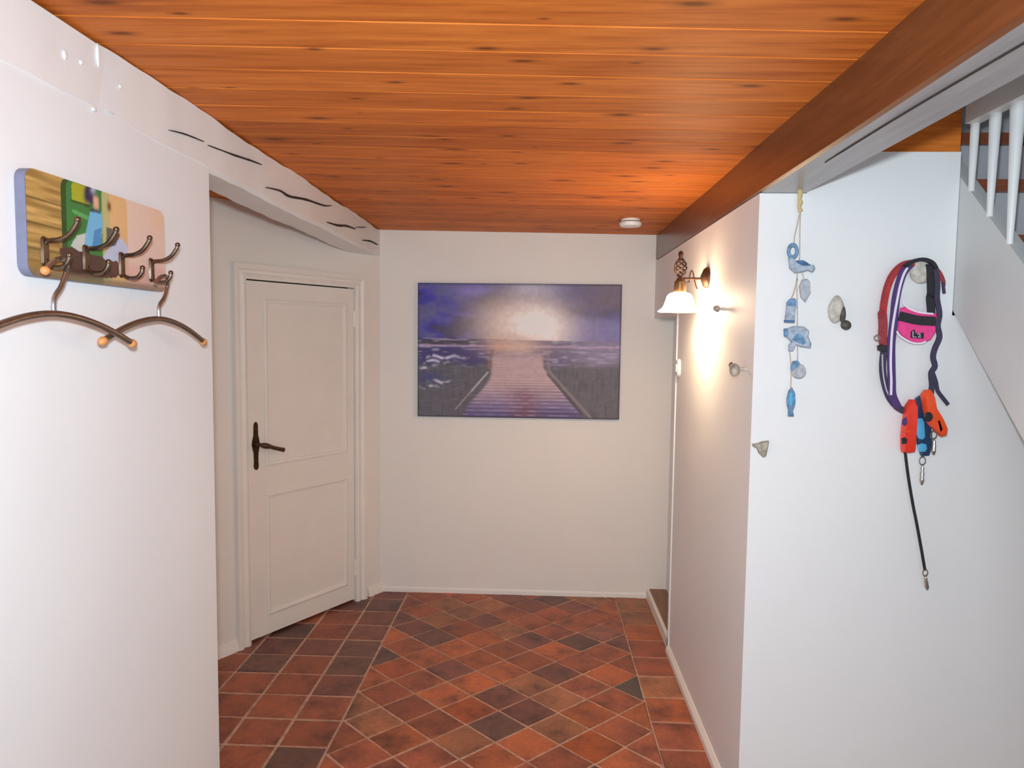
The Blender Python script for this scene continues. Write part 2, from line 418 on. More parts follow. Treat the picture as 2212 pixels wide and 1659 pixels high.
# painted beam over the recess
def wob(y, a): return a*(math.sin(y*7.3+1)+0.6*math.sin(y*17.1)+0.5*math.sin(y*41.0+2))/2
mb = MB(); rings = []
y = REAR
while y < YB+0.01:
    top = 2.188 + wob(y, 0.006) - (0.006 if y < 1.46 else 0.0); bot = 2.034 + wob(y+3, 0.004)
    xf = XLB + wob(y+5, 0.003)
    rings.append([(xf+0.001, y, top), (xf, y, bot+0.012), (xf-0.012, y, bot), (-1.085, y, bot), (-1.095, y, bot+0.01), (-1.095, y, top)])
    y += 0.04
mb.loft(rings)
beamL = struct(mb.build('trim_1', 'beam_white', smooth=True), 'white painted ceiling beam with dark drying cracks')
for pts, w in [([(365,281),(400,290),(440,306)], .003), ([(450,314),(500,333),(545,348),(565,356)], .0045), ([(575,405),(605,412),(625,424),(660,431),(700,444),(716,444)], .008),
               ([(707,480),(730,487),(748,488),(768,495)], .009), ([(768,491),(790,491)], .004), ([(783,519),(800,521),(816,529)], .008)]:
    path = spline([atX(px, py, XLB+0.0035) for px, py in pts], 5)
    n = len(path); ws = [w*(0.25 + 0.9*math.sin(math.pi*(i+0.5)/n)*random.uniform(0.7, 1.15)) for i in range(n)]
    MB().ribbon(path, ws, 0.005, (1, 0, 0)).build('crack', 'crack', beamL)

for px, py, ry, rz in ((140, 118, .006, .010), (175, 135, .004, .005), (211, 120, .003, .026), (260, 187, .005, .004), (203, 236, .007, .005), (236, 241, .016, .002)):  # white gloss lumps standing in for flash glints on the bumpy paint
    p = atX(px, py, XLB+0.0015); stone((p.x, p.y, p.z), (0.0035, ry, rz), px, 2, 0.1).build('glint_lump', 'paint_white', beamL, True)

# slanted wall with the panelled door ------------------------------------
AX, AY = -1.55, 3.13
ANG = math.atan2(dgy, dgx)
wr = MB().box((-1.40, 0, 0), (0.195, 0.12, 2.21)).box((0.910, 0, 0), (1.117, 0.12, 2.21)).box((0.195, 0, 1.842), (0.910, 0.12, 2.21))
wrec = struct(wr.build('wall_recess', 'wall_warm'), 'cream plaster wall set at a slant around the panelled door')
wrec.location = (AX, AY, 0); wrec.rotation_euler.z = ANG
# rounded plaster foot either side of the door
for s0, s1, nm in ((-1.2, 0.135, 'plaster_foot'), (1.0, 1.117, 'plaster_foot')):
    MB().loft([[(s, 0.004, 0), (s, -0.022, 0), (s, -0.018, 0.018), (s, -0.004, 0.055), (s, 0.004, 0.06)] for s in (s0, s1)]).build(nm, 'wall_warm', wrec)
d1 = struct(empty('door_1', (AX, AY, 0), ANG), 'off-white two-panel door in a slanted wall, with dark bronze lever handle')
# architrave with stepped profile
S0, S1, ZT = 0.2, 0.905, 1.836
prof = [(0.0, 0.004), (0.0, -0.016), (0.016, -0.022), (0.030, -0.015), (0.040, -0.015), (0.050, -0.027), (0.072, -0.027), (0.074, 0.004)]
fr = MB()
for side in (0, 1):
    def P(o, d, z): return ((S0-o) if side == 0 else (S1+o), d, z)
    fr.loft([[P(o, d, 0) for o, d in prof], [P(o, d, ZT+o) for o, d in prof]])
fr.loft([[(S0-o, d, ZT+o) for o, d in prof], [(S1+o, d, ZT+o) for o, d in prof]])
fr.build('door_frame', 'paint', d1)
MB().box((0.18, 0.06, -0.003), (0.925, 0.11, 1.87)).build('leaf_light_block', 'dark', d1)  # added dark box behind the leaf, stops light leaking through the gaps
# leaf: stiles, rails and two raised and fielded panels
DF, DB = 0.002, 0.042
z0, z1 = 0.016, ZT-0.006
pan = [(0.318, 0.838, 0.125, 0.742), (0.318, 0.838, 0.905, 1.735)]
lf = MB().box((S0+0.003, DF, z0), (0.318, DB, z1)).box((0.838, DF, z0), (S1-0.003, DB, z1))
for a, b in ((z0, 0.125), (0.742, 0.905), (1.735, z1)): lf.box((0.318, DF, a), (0.838, DB, b))
leaf = lf.build('door_leaf', 'paint', d1)
for (a, b, c, d) in pan:
    def rg(i, dep): return [(a+i, DF+dep, c+i), (b-i, DF+dep, c+i), (b-i, DF+dep, d-i), (a+i, DF+dep, d-i)]
    MB().loft([rg(-0.012, 0.002), rg(-0.012, -0.004), rg(-0.002, -0.008), rg(0.010, -0.004), rg(0.016, 0.014), rg(0.026, 0.016), rg(0.062, 0.006)]).build('panel', 'paint', leaf)
for zz in (1.66, 0.205):
    MB().lathe([(0.002, -0.05), (0.008, -0.046), (0.008, 0.046), (0.002, 0.05)], (S1-0.001, -0.004, zz), 'Z', 10).build('hinge', 'paint', d1)
hs = 0.252
plate = []
for w_, z in ((0.004, 1.128), (0.011, 1.117), (0.0125, 1.10), (0.0135, 1.06), (0.021, 1.035), (0.024, 1.015), (0.020, 0.995), (0.0135, 0.97), (0.0125, 0.925), (0.015, 0.905), (0.009, 0.890), (0.003, 0.886)): plate.append((w_, z))
hp = MB().loft([[(hs-w_, DF+0.001, z), (hs+w_, DF+0.001, z), (hs+w_*0.8, DF-0.007, z), (hs-w_*0.8, DF-0.007, z)] for w_, z in plate]).build('door_handle', 'bronze', d1, True)
lev = spline([(hs, DF-0.004, 1.016), (hs, DF-0.04, 1.016), (hs+0.012, DF-0.055, 1.013), (hs+0.04, DF-0.058, 1.005), (hs+0.075, DF-0.056, 0.992), (hs+0.115, DF-0.052, 0.980), (hs+0.128, DF-0.05, 0.976)], 4)
n = len(lev)
lr = [0.011]*4 + [0.008 + 0.0055*max(0, math.sin((i-4)/(n-5)*math.pi*2.2)) + 0.003*(i/(n-1)) for i in range(4, n-1)] + [0.002]
MB().tube(lev, lr, 10).build('lever', 'iron', hp, True)
MB().lathe([(0.0, 0.0), (0.005, 0.0), (0.005, 0.003), (0, 0.003)], (hs, DF-0.010, 0.945), 'Y', 10).build('keyhole', 'dark', hp)

# back wall ---------------------------------------------------------------
struct(MB().box((-2.6, YB, 0), (0.82, YB+0.13, 2.21)).build('wall_back', 'wall_warm'), 'cream end wall carrying the pier canvas')
struct(MB().loft([[(x, YB+0.002, 0), (x, YB-0.007, 0), (x, YB-0.006, 0.022), (x, YB-0.002, 0.032), (x, YB+0.002, 0.033)] for x in (-0.94, XR)]).build('baseboard_back', 'wall_warm'), 'low cream plaster skirting at the foot of the end wall')

# right wall with the low cupboard door, facing wall under the stairs -------------
JY, DTOP = 3.385, 1.686
wrb = MB().box((XR, YC+0.13, 0), (0.80, JY, 2.021)).box((XR, JY, DTOP), (0.80, YB, 2.021))
struct(wrb.build('wall_right', 'wall'), 'white side wall with the lamp and low doorway')
wf = MB().box((XR, YC, 0), (0.815, YC+0.13, 2.021)).box((0.815, YC, 0), (1.272, YC+0.13, 2.147)).box((1.272, YC, 0), (2.15, YC+0.13, 1.652))
struct(wf.build('wall_front', 'wall'), 'white wall beside the stairs, hung with stones and dog gear')
struct(MB().loft([[(XR+0.004, y, 0), (XR-0.018, y, 0), (XR-0.016, y, 0.020), (XR-0.004, y, 0.036), (XR+0.004, y, 0.037)] for y in (YC, JY-0.02)]).build('baseboard_right', 'wall_warm'), 'low pale skirting at the foot of the side wall')
d2 = struct(empty('door_2', (XR, JY, 0)), 'low white cupboard door set back above a brown sill')
q = d2.location
def L2(lo, hi): return (tuple(Vector(lo)-q), tuple(Vector(hi)-q))
MB().box(*L2((0.785, JY-0.03, 0.05), (0.80, YB, DTOP))).build('door_leaf', 'paint_white', d2)
MB().box(*L2((0.684, JY, 0.045), (0.785, YB, 0.058))).build('sill', 'sill', d2)
MB().box(*L2((XR-0.006, JY-0.012, 0.0), (0.690, YB, 0.056))).build('sill_riser', 'wall_warm', d2)
MB().box(*L2((XR-0.006, JY-0.022, 0.0), (0.70, JY+0.004, DTOP+0.02))).build('door_casing', 'paint_white', d2)

# dark beam ------------------------------------------------------------------
rings = []
y = REAR
while y < YB+0.001:
    zb = 2.022 + 0.006*max(0, (y-2.2))/1.9; wv = 0.002*math.sin(y*5.1)
    rings.append([(XR+wv, y, 2.176), (XR+wv, y, zb+0.007), (XR+0.007+wv, y, zb), (0.809, y, zb), (0.816, y, zb+0.007), (0.816, y, 2.176)])
    y += 0.06
y = YB
rings.append([(XR, y, 2.176), (XR, y, 2.035), (XR+0.007, y, 2.028), (0.809, y, 2.028), (0.816, y, 2.035), (0.816, y, 2.176)])
_bm = MB().loft(rings).build('trim_2', 'beam')
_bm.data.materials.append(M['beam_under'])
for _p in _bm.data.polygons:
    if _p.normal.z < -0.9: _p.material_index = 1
beamR = struct(_bm, 'dark brown varnished ceiling beam with a long split underneath')
path = spline([(0.727, 0.95, 2.0212), (0.716, 1.34, 2.0212), (0.715, 1.60, 2.0212), (0.717, 1.80, 2.0212)], 6)
MB().ribbon(path, [0.004]*(len(path)-4)+[0.003, 0.002, 0.0015, 0.0008], 0.003, (0, 0, -1)).build('crack', 'crack', beamR)

# rear and stairwell shell (out of view) ---------------------------------------
wb = MB().box((-1.7, REAR-0.1, 0), (-0.85, REAR, 2.21)).box((0.75, REAR-0.1, 0), (2.2, REAR, 3.6)).box((-0.85, REAR-0.1, 2.15), (0.75, REAR, 3.6)).box((-0.85, REAR-0.1, 0), (0.75, REAR, 0.35))  # unseen wall; its opening is made up for the soft fill
struct(wb.build('wall_rear', 'wall'), 'white wall behind the viewer with a wide opening added for the fill light')
struct(MB().box((2.05, REAR, 0), (2.2, 4.3, 3.6)).build('wall_stairwell', 'wall'), 'white outer wall of the stairwell')
struct(MB().box((0.80, 4.05, 0), (2.05, 4.3, 3.6)).build('wall_stairhead', 'wall'), 'white end wall of the stairwell')
struct(MB().box((0.74, REAR, 2.4), (0.822, 2.24, 3.6)).box((0.822, 2.20, 2.40), (1.27, 2.28, 3.6)).box((1.20, 2.28, 2.4), (1.27, 4.05, 3.6)).build('wall_landing', 'wall'), 'white wall above the ceiling edge beside the stairwell')
# varnished boards above the plaster, and the painted board that takes the tops of the balusters
tp = struct(empty('trim_3', (0.816, YC, 2.147)), 'orange varnished boards between the stair wall and the dark beam')
for z0_, z1_ in ((0.0, 0.118), (0.118, 0.253)):
    MB().box((0.0, 0.006, z0_+0.0008), (0.456, 0.03, z1_-0.0008)).build('plank', 'plank', tp)
struct(MB().box((1.252, REAR, 2.216), (1.292, 2.128, 2.42)).build('trim_4', 'paint_white'), 'white painted board along the stair opening above the balusters')
struct(MB().box((0.74, REAR-0.1, 3.6), (2.2, 4.3, 3.7)).build('ceiling_stairwell', 'wall'), 'white ceiling of the stairwell')

# ------------------------------------------------------------------ staircase
XS = 1.2735
st = thing('staircase', (XS, 0.12, 0), 'painted staircase with red-brown treads, grey stringer and white balusters', 'staircase')
o0 = st.location
def zt(y): return 2.050 + 0.985*(y - 2.151)
def zl(y): return 1.661 + 1.03*(y - 2.166)
ya, yb2 = 0.16, 3.05
mb = MB()
pr = [(0.56, 0), (0.08, 0), (0.08, max(0.0, zt(0.08))), (yb2, zt(yb2)), (yb2, zl(yb2))]
mb.loft([[(x, y, z) for y, z in pr] for x in (XS, XS+0.042)])
mb.v = [tuple(Vector(v)-o0) for v in mb.v]; mb.build('stringer', 'stringer', st)
mb = MB(); mb.loft([[(x, y, z) for y, z in ((0.62, 0.03), (yb2, zl(yb2)+0.004), (yb2, zl(yb2)+0.022), (0.60, 0.03))] for x in (XS+0.042, 2.046)])
mb.v = [tuple(Vector(v)-o0) for v in mb.v]; mb.build('soffit', 'stringer', st)
for k in range(-4, 10):
    yn, zn = 2.160 - 0.196*k, 2.063 - 0.195*k
    if zn > 2.9: continue
    t = MB().box((XS+0.042, yn, zn-0.036), (2.046, yn+0.225, zn)); t.v = [tuple(Vector(v)-o0) for v in t.v]; t.build('tread', 'tread', st)
    r = MB().box((XS+0.042, yn+0.025, zn-0.195), (2.046, yn+0.037, zn-0.036)); r.v = [tuple(Vector(v)-o0) for v in r.v]; r.build('riser', 'riser', st)
bprof = [(0.0085, 0.0), (0.0085, 0.03), (0.0095, 0.06), (0.012, 0.16), (0.015, 0.26), (0.0185, 0.36), (0.0185, 0.44), (0.015, 0.56), (0.012, 0.70), (0.0095, 0.86), (0.0095, 0.95), (0.014, 1.2), (0.0185, 1.36), (0.012, 1.6), (0.0095, 2.0)]
yy = 2.125
while yy > 0.9:                              # from the sloping string up to the painted board
    zb = zt(yy) - 0.006; hgt = 2.217 - zb
    pr_ = [(r, h) for r, h in bprof if h < hgt-0.01]; pr_.append((pr_[-1][0], hgt))
    MB().lathe(pr_, Vector((XS+0.006, yy, zb))-o0, 'Z', 14).build('baluster', 'paint_white', st, True); yy -= 0.0915
# ------------------------------------------------------------------ printed pictures
def lin(c): return np.array(srgb(*c))
def grid_print(name, u0, nu, nv, to3d, rgb, mat, parent):
    """flat print: a fine grid that carries the printed colours"""
    vs = [to3d(i/(nu-1), j/(nv-1)) for j in range(nv) for i in range(nu)]
    fs = [(j*nu+i, j*nu+i+1, (j+1)*nu+i+1, (j+1)*nu+i) for j in range(nv-1) for i in range(nu-1)]
    me = bpy.data.meshes.new(name); me.from_pydata([tuple(v) for v in vs], [], fs)
    at = me.color_attributes.new('print', 'FLOAT_COLOR', 'POINT')
    buf = np.ones((nu*nv, 4), np.float32); buf[:, :3] = np.clip(rgb.reshape(-1, 3), 0, 1); at.data.foreach_set('color', buf.ravel())
    me.materials.append(M[mat]); return link(bpy.data.objects.new(name, me), parent)
def vnoise(u, v, fu, fv, seed):
    rs = np.random.RandomState(seed); g = rs.rand(128, 128)
    x, y = u*fu, v*fv; xi, yi = np.floor(x).astype(int), np.floor(y).astype(int); fx, fy = x-xi, y-yi
    fx, fy = fx*fx*(3-2*fx), fy*fy*(3-2*fy); q = lambda a, b: g[a % 128, b % 128]
    return (q(xi, yi)*(1-fx)+q(xi+1, yi)*fx)*(1-fy)+(q(xi, yi+1)*(1-fx)+q(xi+1, yi+1)*fx)*fy
def blend(a, col, w):
    w = np.clip(w, 0, 1)[..., None]; return a*(1-w) + lin(col)*w
def sm(x, a, b):
    t = np.clip((x-a)/(b-a), 0, 1); return t*t*(3-2*t)

# canvas of a pier at sunset
cv = thing('canvas_picture', (-0.125, YB, 1.085), 'wide canvas print of a wooden pier under a violet sunset on the end wall', 'picture')
c0, c1, cz0, cz1, ct = -0.724, 0.476, 1.088, 1.881, 0.028
b = MB().box((c0, YB-ct, cz0), (c1, YB-0.001, cz1)); b.v = [tuple(Vector(v)-cv.location) for v in b.v]; b.build('stretcher', 'canvas_side', cv)
NU, NV = 300, 200
U, V = np.meshgrid(np.linspace(0, 1, NU), np.linspace(0, 1, NV))   # v from the top
cl = 0.6*vnoise(U, V, 5, 9, 1) + 0.3*vnoise(U, V, 14, 26, 2) + 0.15*vnoise(U, V, 40, 60, 3)
img = np.zeros((NV, NU, 3)) + lin((92, 92, 135))
img = blend(img, (66, 64, 160), (1-sm(U, 0.05, 0.42))*1.1*sm(cl, 0.25, 0.6))
img = blend(img, (62, 60, 78), sm(cl, 0.5, 0.72)*0.9*(1-0.4*U))
img = blend(img, (118, 108, 120), sm(U, 0.66, 0.95)*(1-sm(V, 0.12, 0.3))*0.9)
img = blend(img, (132, 128, 172), sm(U, 0.6, 0.8)*sm(V, 0.2, 0.3)*0.85)
img = blend(img, (165, 172, 195), np.exp(-(((U-0.56)/0.13)**2+((V-0.04)/0.05)**2))*0.8)
img = blend(img, (140, 132, 205), np.exp(-(((U-0.27)/0.09)**2+((V-0.06)/0.05)**2))*0.6)
img = blend(img, (90, 88, 96), np.exp(-(((U-0.36)/0.12)**2+((V-0.15)/0.07)**2))*0.8)
img = blend(img, (205, 186, 172), np.exp(-(((U-0.48)/0.21)**2+((V-0.30)/0.19)**2))*0.95)
img = blend(img, (222, 212, 206), np.exp(-(((U-0.57)/0.16)**2+((V-0.33)/0.19)**2))*1.25)
img = blend(img, (232, 230, 229), np.exp(-(((U-0.60)/0.10)**2+((V-0.34)/0.13)**2))*1.3)
hz = 0.405+0.02*U
sea = sm(V, hz-0.004, hz+0.006)
s = np.zeros_like(img) + lin((70, 66, 110)); wv = vnoise(U, V, 22, 90, 5)
s = blend(s, (135, 128, 150), sm(U, 0.55, 0.9)); s = blend(s, (74, 72, 80), sm(V, 0.40, 0.44)*(1-sm(V, 0.44, 0.47))*(1-sm(U, 0.2, 0.5)))
s = blend(s, (165, 160, 185), sm(wv, 0.55, 0.9)*0.6)
s = blend(s, (180, 160, 190), np.exp(-((V-0.465)/0.008)**2)*0.7)
land = sm(V, 0.56+0.02*np.sin(U*30), 0.64)
s = blend(s, (96, 95, 100), land*(0.9)); gn = vnoise(U, V, 90, 12, 6)
s = blend(s, (70, 70, 72), land*sm(gn, 0.45, 0.9)*0.3)
s = blend(s, (66, 70, 120), np.exp(-(((U-0.05)/0.08)**2+((V-0.70)/0.05)**2))*0.7)
for (fu, fv, fw) in ((0.06, 0.585, 0.09), (0.02, 0.625, 0.06), (0.12, 0.55, 0.09), (0.04, 0.775, 0.05), (0.12, 0.735, 0.05)):
    s = blend(s, (205, 205, 225), np.exp(-(((U-fu)/fw)**2+((V-fv-0.01*np.sin(U*60))/0.010)**2))*0.9*sm(vnoise(U, V, 60, 40, 8), 0.2, 0.6))
img = img*(1-sea[..., None]) + s*sea[..., None]
img = blend(img, (196, 172, 160), np.exp(-(((U-0.49)/0.15)**2+((V-0.46)/0.09)**2))*0.95)
img = blend(img, (200, 158, 135), np.exp(-(((U-0.40)/0.05)**2+((V-0.46)/0.05)**2))*0.6)
pl = 0.37 - 0.14*sm(V, 0.66, 1.0)*1.0; prr = 0.62 + 0.20*np.clip((V-0.62)/0.38, 0, 1)
pier = sm(V, 0.50, 0.56)*sm(U, pl-0.015, pl+0.01)*(1-sm(U, prr-0.01, prr+0.015))
pc = np.zeros_like(img) + lin((178, 156, 158)); pc = blend(pc, (122, 112, 148), sm(V, 0.72, 0.95)); pc = blend(pc, (88, 80, 120), sm(V, 0.9, 1.0))
pc = blend(pc, (128, 88, 100), np.exp(-((U-0.535)/0.07)**2)*sm(V, 0.72, 0.85)*0.7)
ph = 26*np.log(np.clip(V-0.36, 0.02, 1)); strp = 0.5+0.5*np.sin(ph*2*math.pi/1.35)
pc = blend(pc, (66, 58, 78), sm(strp, 0.66, 1.0)*(0.22+0.45*sm(V, 0.65, 0.85))*(0.4+0.8*vnoise(U, V, 9, 30, 31)))
pc = blend(pc, (190, 180, 205), sm(1-strp, 0.86, 1.0)*0.45*sm(vnoise(U, V, 30, 50, 9), 0.3, 0.7))
img = img*(1-pier[..., None]) + pc*pier[..., None]
def seg(img, p, q_, w, col, k):
    p, q_ = np.array(p), np.array(q_); d = q_-p; t = np.clip(((U-p[0])*d[0]+(V-p[1])*d[1])/(d@d), 0, 1)
    r = np.hypot(U-p[0]-t*d[0], (V-p[1]-t*d[1])*0.66); return blend(img, col, (1-sm(r, w*0.5, w))*k)
img = seg(img, (0.35, 0.66), (0.27, 0.80), 0.006, (180, 172, 172), 0.8); img = seg(img, (0.27, 0.80), (0.19, 0.94), 0.005, (150, 145, 150), 0.7)
img = seg(img, (0.655, 0.65), (0.86, 0.99), 0.009, (130, 122, 122), 0.85); img = seg(img, (0.645, 0.67), (0.82, 0.97), 0.007, (70, 65, 75), 0.7)
img = seg(img, (0.37, 0.50), (0.355, 0.62), 0.014, (140, 108, 95), 0.6); img = seg(img, (0.64, 0.50), (0.65, 0.64), 0.014, (140, 128, 128), 0.5)
img = seg(img, (0.745, 0.49), (0.745, 0.55), 0.012, (118, 114, 128), 0.7); img = seg(img, (0.63, 0.485), (0.75, 0.49), 0.006, (128, 124, 134), 0.6)
edge = np.minimum(np.minimum(U, 1-U)*1.5, np.minimum(V, 1-V)); img = blend(img, (52, 48, 62), (1-sm(edge, 0.0, 0.018))*0.7)
img *= (0.93 + 0.14*vnoise(U, V, 60, 46, 12))[..., None]
grid_print('printed_face', 0, NU, NV, lambda u, v: Vector((c0+(c1-c0)*u, YB-ct-0.0006, cz1-(cz1-cz0)*v))-cv.location, img*1.38, 'print_canvas', cv)

# ------------------------------------------------------------------ picture coat rack on the left wall
rk = thing('coat_rack', (XL, 1.45, 1.67), 'rounded board printed with a scooter rider, with four metal double hooks on the white wall', 'coat rack')
BX0, BX1, by0, by1, bz0, bz1 = XL+0.001, -0.935, 1.222, 1.682, 1.671, 1.868
def rrect(y0, y1, z0, z1, r, n=6):
    P = []
    for cy, cz, a0 in ((y1-r, z1-r, 0), (y0+r, z1-r, 90), (y0+r, z0+r, 180), (y1-r, z0+r, 270)):
        for k in range(n+1):
            a = math.radians(a0+90*k/n); P.append((cy+r*math.cos(a), cz+r*math.sin(a)))
    return P
o0 = rk.location
R1 = rrect(by0, by1, bz0, bz1, 0.022)
MB().loft([[Vector((BX0, y, z))-o0 for y, z in R1], [Vector((BX1-0.001, y, z))-o0 for y, z in R1]]).build('board', 'boardside', rk)
NU2, NV2 = 220, 96
Ub, Vb = np.meshgrid(np.linspace(0, 1, NU2), np.linspace(0, 1, NV2))
def bp(px, py):
    p = atX(px, py, BX1); return ((p.y-by0)/(by1-by0), (bz1-p.z)/(bz1-bz0))
def cp(x, y): return bp(x/3.606, 320+y/3.606)       # zoomed crop -> board
def inpoly(poly):
    r = np.zeros_like(Ub, bool); n = len(poly)
    for i in range(n):
        (x1, y1), (x2, y2) = poly[i], poly[(i+1) % n]
        if y1 == y2: continue
        c = ((y1 > Vb) != (y2 > Vb)) & (Ub < (x2-x1)*(Vb-y1)/(y2-y1)+x1); r ^= c
    return r.astype(float)
im = np.zeros((NV2, NU2, 3)) + lin((176, 142, 82)); wn = vnoise(Ub, Vb, 6, 40, 20)
im = blend(im, (130, 100, 50), sm(wn, 0.5, 0.9)*0.8); im = blend(im, (205, 165, 105), sm(1-wn, 0.6, 0.95)*0.7)
ug = cp(480, 500)[0]; ug2 = cp(735, 500)[0]; ut = cp(990, 600)[0]
for vv in (0.27, 0.50, 0.74): im = blend(im, (80, 62, 30), np.exp(-((Vb-vv-0.04*Ub)/0.010)**2)*(Ub < ug)*0.9)
im = blend(im, (110, 88, 45), ((Vb > 0.72) & (Ub < ug))*0.5)
im = blend(im, (58, 118, 60), ((Ub > ug) & (Ub < ug2+0.06))*1.0); im = blend(im, (40, 60, 25), ((Ub > ug) & (Ub < ug+0.03))*0.8)
im = blend(im, (165, 165, 40), inpoly([cp(550, 260), cp(700, 300), cp(700, 450), cp(560, 400)])*0.9)
im = blend(im, (50, 70, 30), inpoly([cp(550, 395), cp(700, 445), cp(700, 465), cp(550, 410)])*0.9)
im = blend(im, (96, 170, 100), inpoly([cp(560, 470), cp(690, 530), cp(680, 560), cp(560, 500)])*0.7)
im = blend(im, (212, 172, 122), ((Ub > ug2+0.06) & (Ub < ut))*1.0); im = blend(im, (170, 175, 120), ((Ub > ug2+0.05) & (Ub < ug2+0.11))*0.8)
im = blend(im, (216, 190, 176), (Ub >= ut)*1.0); im = blend(im, (222, 186, 150), np.exp(-(((Ub-0.93)/0.07)**2+((Vb-0.12)/0.14)**2))*0.7)
im = blend(im, (205, 160, 148), (Ub > ut-0.02)*sm(Vb, 0.62, 0.8)*0.7)
im = blend(im, (120, 80, 40), np.exp(-(((Ub-cp(850, 455)[0])/0.014)**2+((Vb-cp(850, 455)[1])/0.05)**2))*1.3)
im = blend(im, (76, 46, 44), inpoly([cp(460, 780), cp(560, 770), cp(700, 830), cp(900, 860), cp(960, 960), cp(900, 1010), cp(700, 1020), cp(540, 1000), cp(480, 880)])*0.95)
im = blend(im, (190, 195, 190), inpoly([cp(550, 760), cp(600, 680), cp(680, 660), cp(720, 760), cp(700, 810), cp(610, 800)])*0.95)      # rear bodywork
im = blend(im, (178, 188, 214), inpoly([cp(800, 850), cp(880, 740), cp(950, 700), cp(1000, 780), cp(990, 860), cp(900, 880), cp(830, 880)])*0.95)  # front bodywork
im = blend(im, (60, 62, 72), inpoly([cp(830, 620), cp(900, 630), cp(935, 680), cp(900, 760), cp(820, 770), cp(830, 690)])*0.85)
im = blend(im, (110, 175, 215), inpoly([cp(700, 500), cp(740, 475), cp(790, 500), cp(800, 600), cp(785, 760), cp(700, 790), cp(650, 790), cp(670, 650)])*0.95)  # blue jacket
im = blend(im, (58, 120, 175), inpoly([cp(735, 640), cp(790, 620), cp(785, 760), cp(720, 770)])*0.8)
im = blend(im, (45, 42, 75), np.exp(-(((Ub-cp(695, 355)[0])/0.038)**4+((Vb-cp(695, 355)[1])/0.11)**4))*1.1)     # helmet
im = blend(im, (190, 195, 215), np.exp(-(((Ub-cp(720, 315)[0])/0.018)**2+((Vb-cp(720, 315)[1])/0.05)**2))*0.8)
im = blend(im, (215, 165, 140), np.exp(-(((Ub-cp(748, 425)[0])/0.020)**4+((Vb-cp(748, 425)[1])/0.07)**4))*1.0)
im = blend(im, (50, 40, 60), inpoly([cp(690, 470), cp(760, 480), cp(790, 510), cp(720, 500)])*0.8)
im = blend(im, (120, 100, 80), sm(Vb, 0.90, 0.97)*0.8)
rad = 0.022; dy_ = np.minimum(Ub, 1-Ub)*(by1-by0); dz_ = np.minimum(Vb, 1-Vb)*(bz1-bz0)
def bface(u, v):                              # squeeze the grid so that its corners follow the rounded board
    z = bz1-(bz1-bz0)*v; e = min(z-bz0, bz1-z); ins = 0 if e >= rad else rad-math.sqrt(max(0, rad*rad-(rad-e)**2))
    return Vector((BX1, by0+ins+(by1-by0-2*ins)*u, z))-o0
grid_print('printed_face', 0, NU2, NV2, bface, im*1.12, 'print_board', rk)
hookY = [1.263, 1.380, 1.500, 1.617]
hk0 = None
for y in hookY:
    if hk0 is None:
        hk0 = MB(); B = Vector((-0.933, 0, 0))
        hk0.loft([[(-0.9345, yy, zz) for yy, zz in rrect(-0.009, 0.009, 1.690, 1.748, 0.008, 3)], [(-0.930, yy*0.8, zz) for yy, zz in rrect(-0.009, 0.009, 1.692, 1.746, 0.008, 3)]])
        hk0.tube(spline([(-0.932, 0, 1.735), (-0.924, 0, 1.740), (-0.905, 0, 1.742), (-0.885, 0, 1.752), (-0.871, 0, 1.770), (-0.868, 0, 1.778)], 5), 0.0046, 8)
        hk0.tube(spline([(-0.932, 0, 1.705), (-0.928, 0, 1.695), (-0.915, 0, 1.690), (-0.898, 0, 1.692), (-0.888, 0, 1.703), (-0.886, 0, 1.712)], 5), 0.0046, 8)
        hk0.v = [tuple(Vector(v)-Vector((o0.x, 0, o0.z))) for v in hk0.v]
        o = hk0.build('double_hook', 'hookmetal', rk, True); hkm = o
        for nm, c_, r_ in (('knob', (-0.868, 0, 1.779), 0.0062), ('knob', (-0.886, 0, 1.713), 0.0058)):
            s_ = stone(Vector(c_)-Vector((o0.x, 0, o0.z)), (r_,)*3, 1, 2, 0).build(nm, 'hookmetal', o, True)
        kids = list(o.children)
    else:
        o = link(hkm.copy(), rk)
        for ch in kids: link(ch.copy(), o)
    o.location.y = y - o0.y

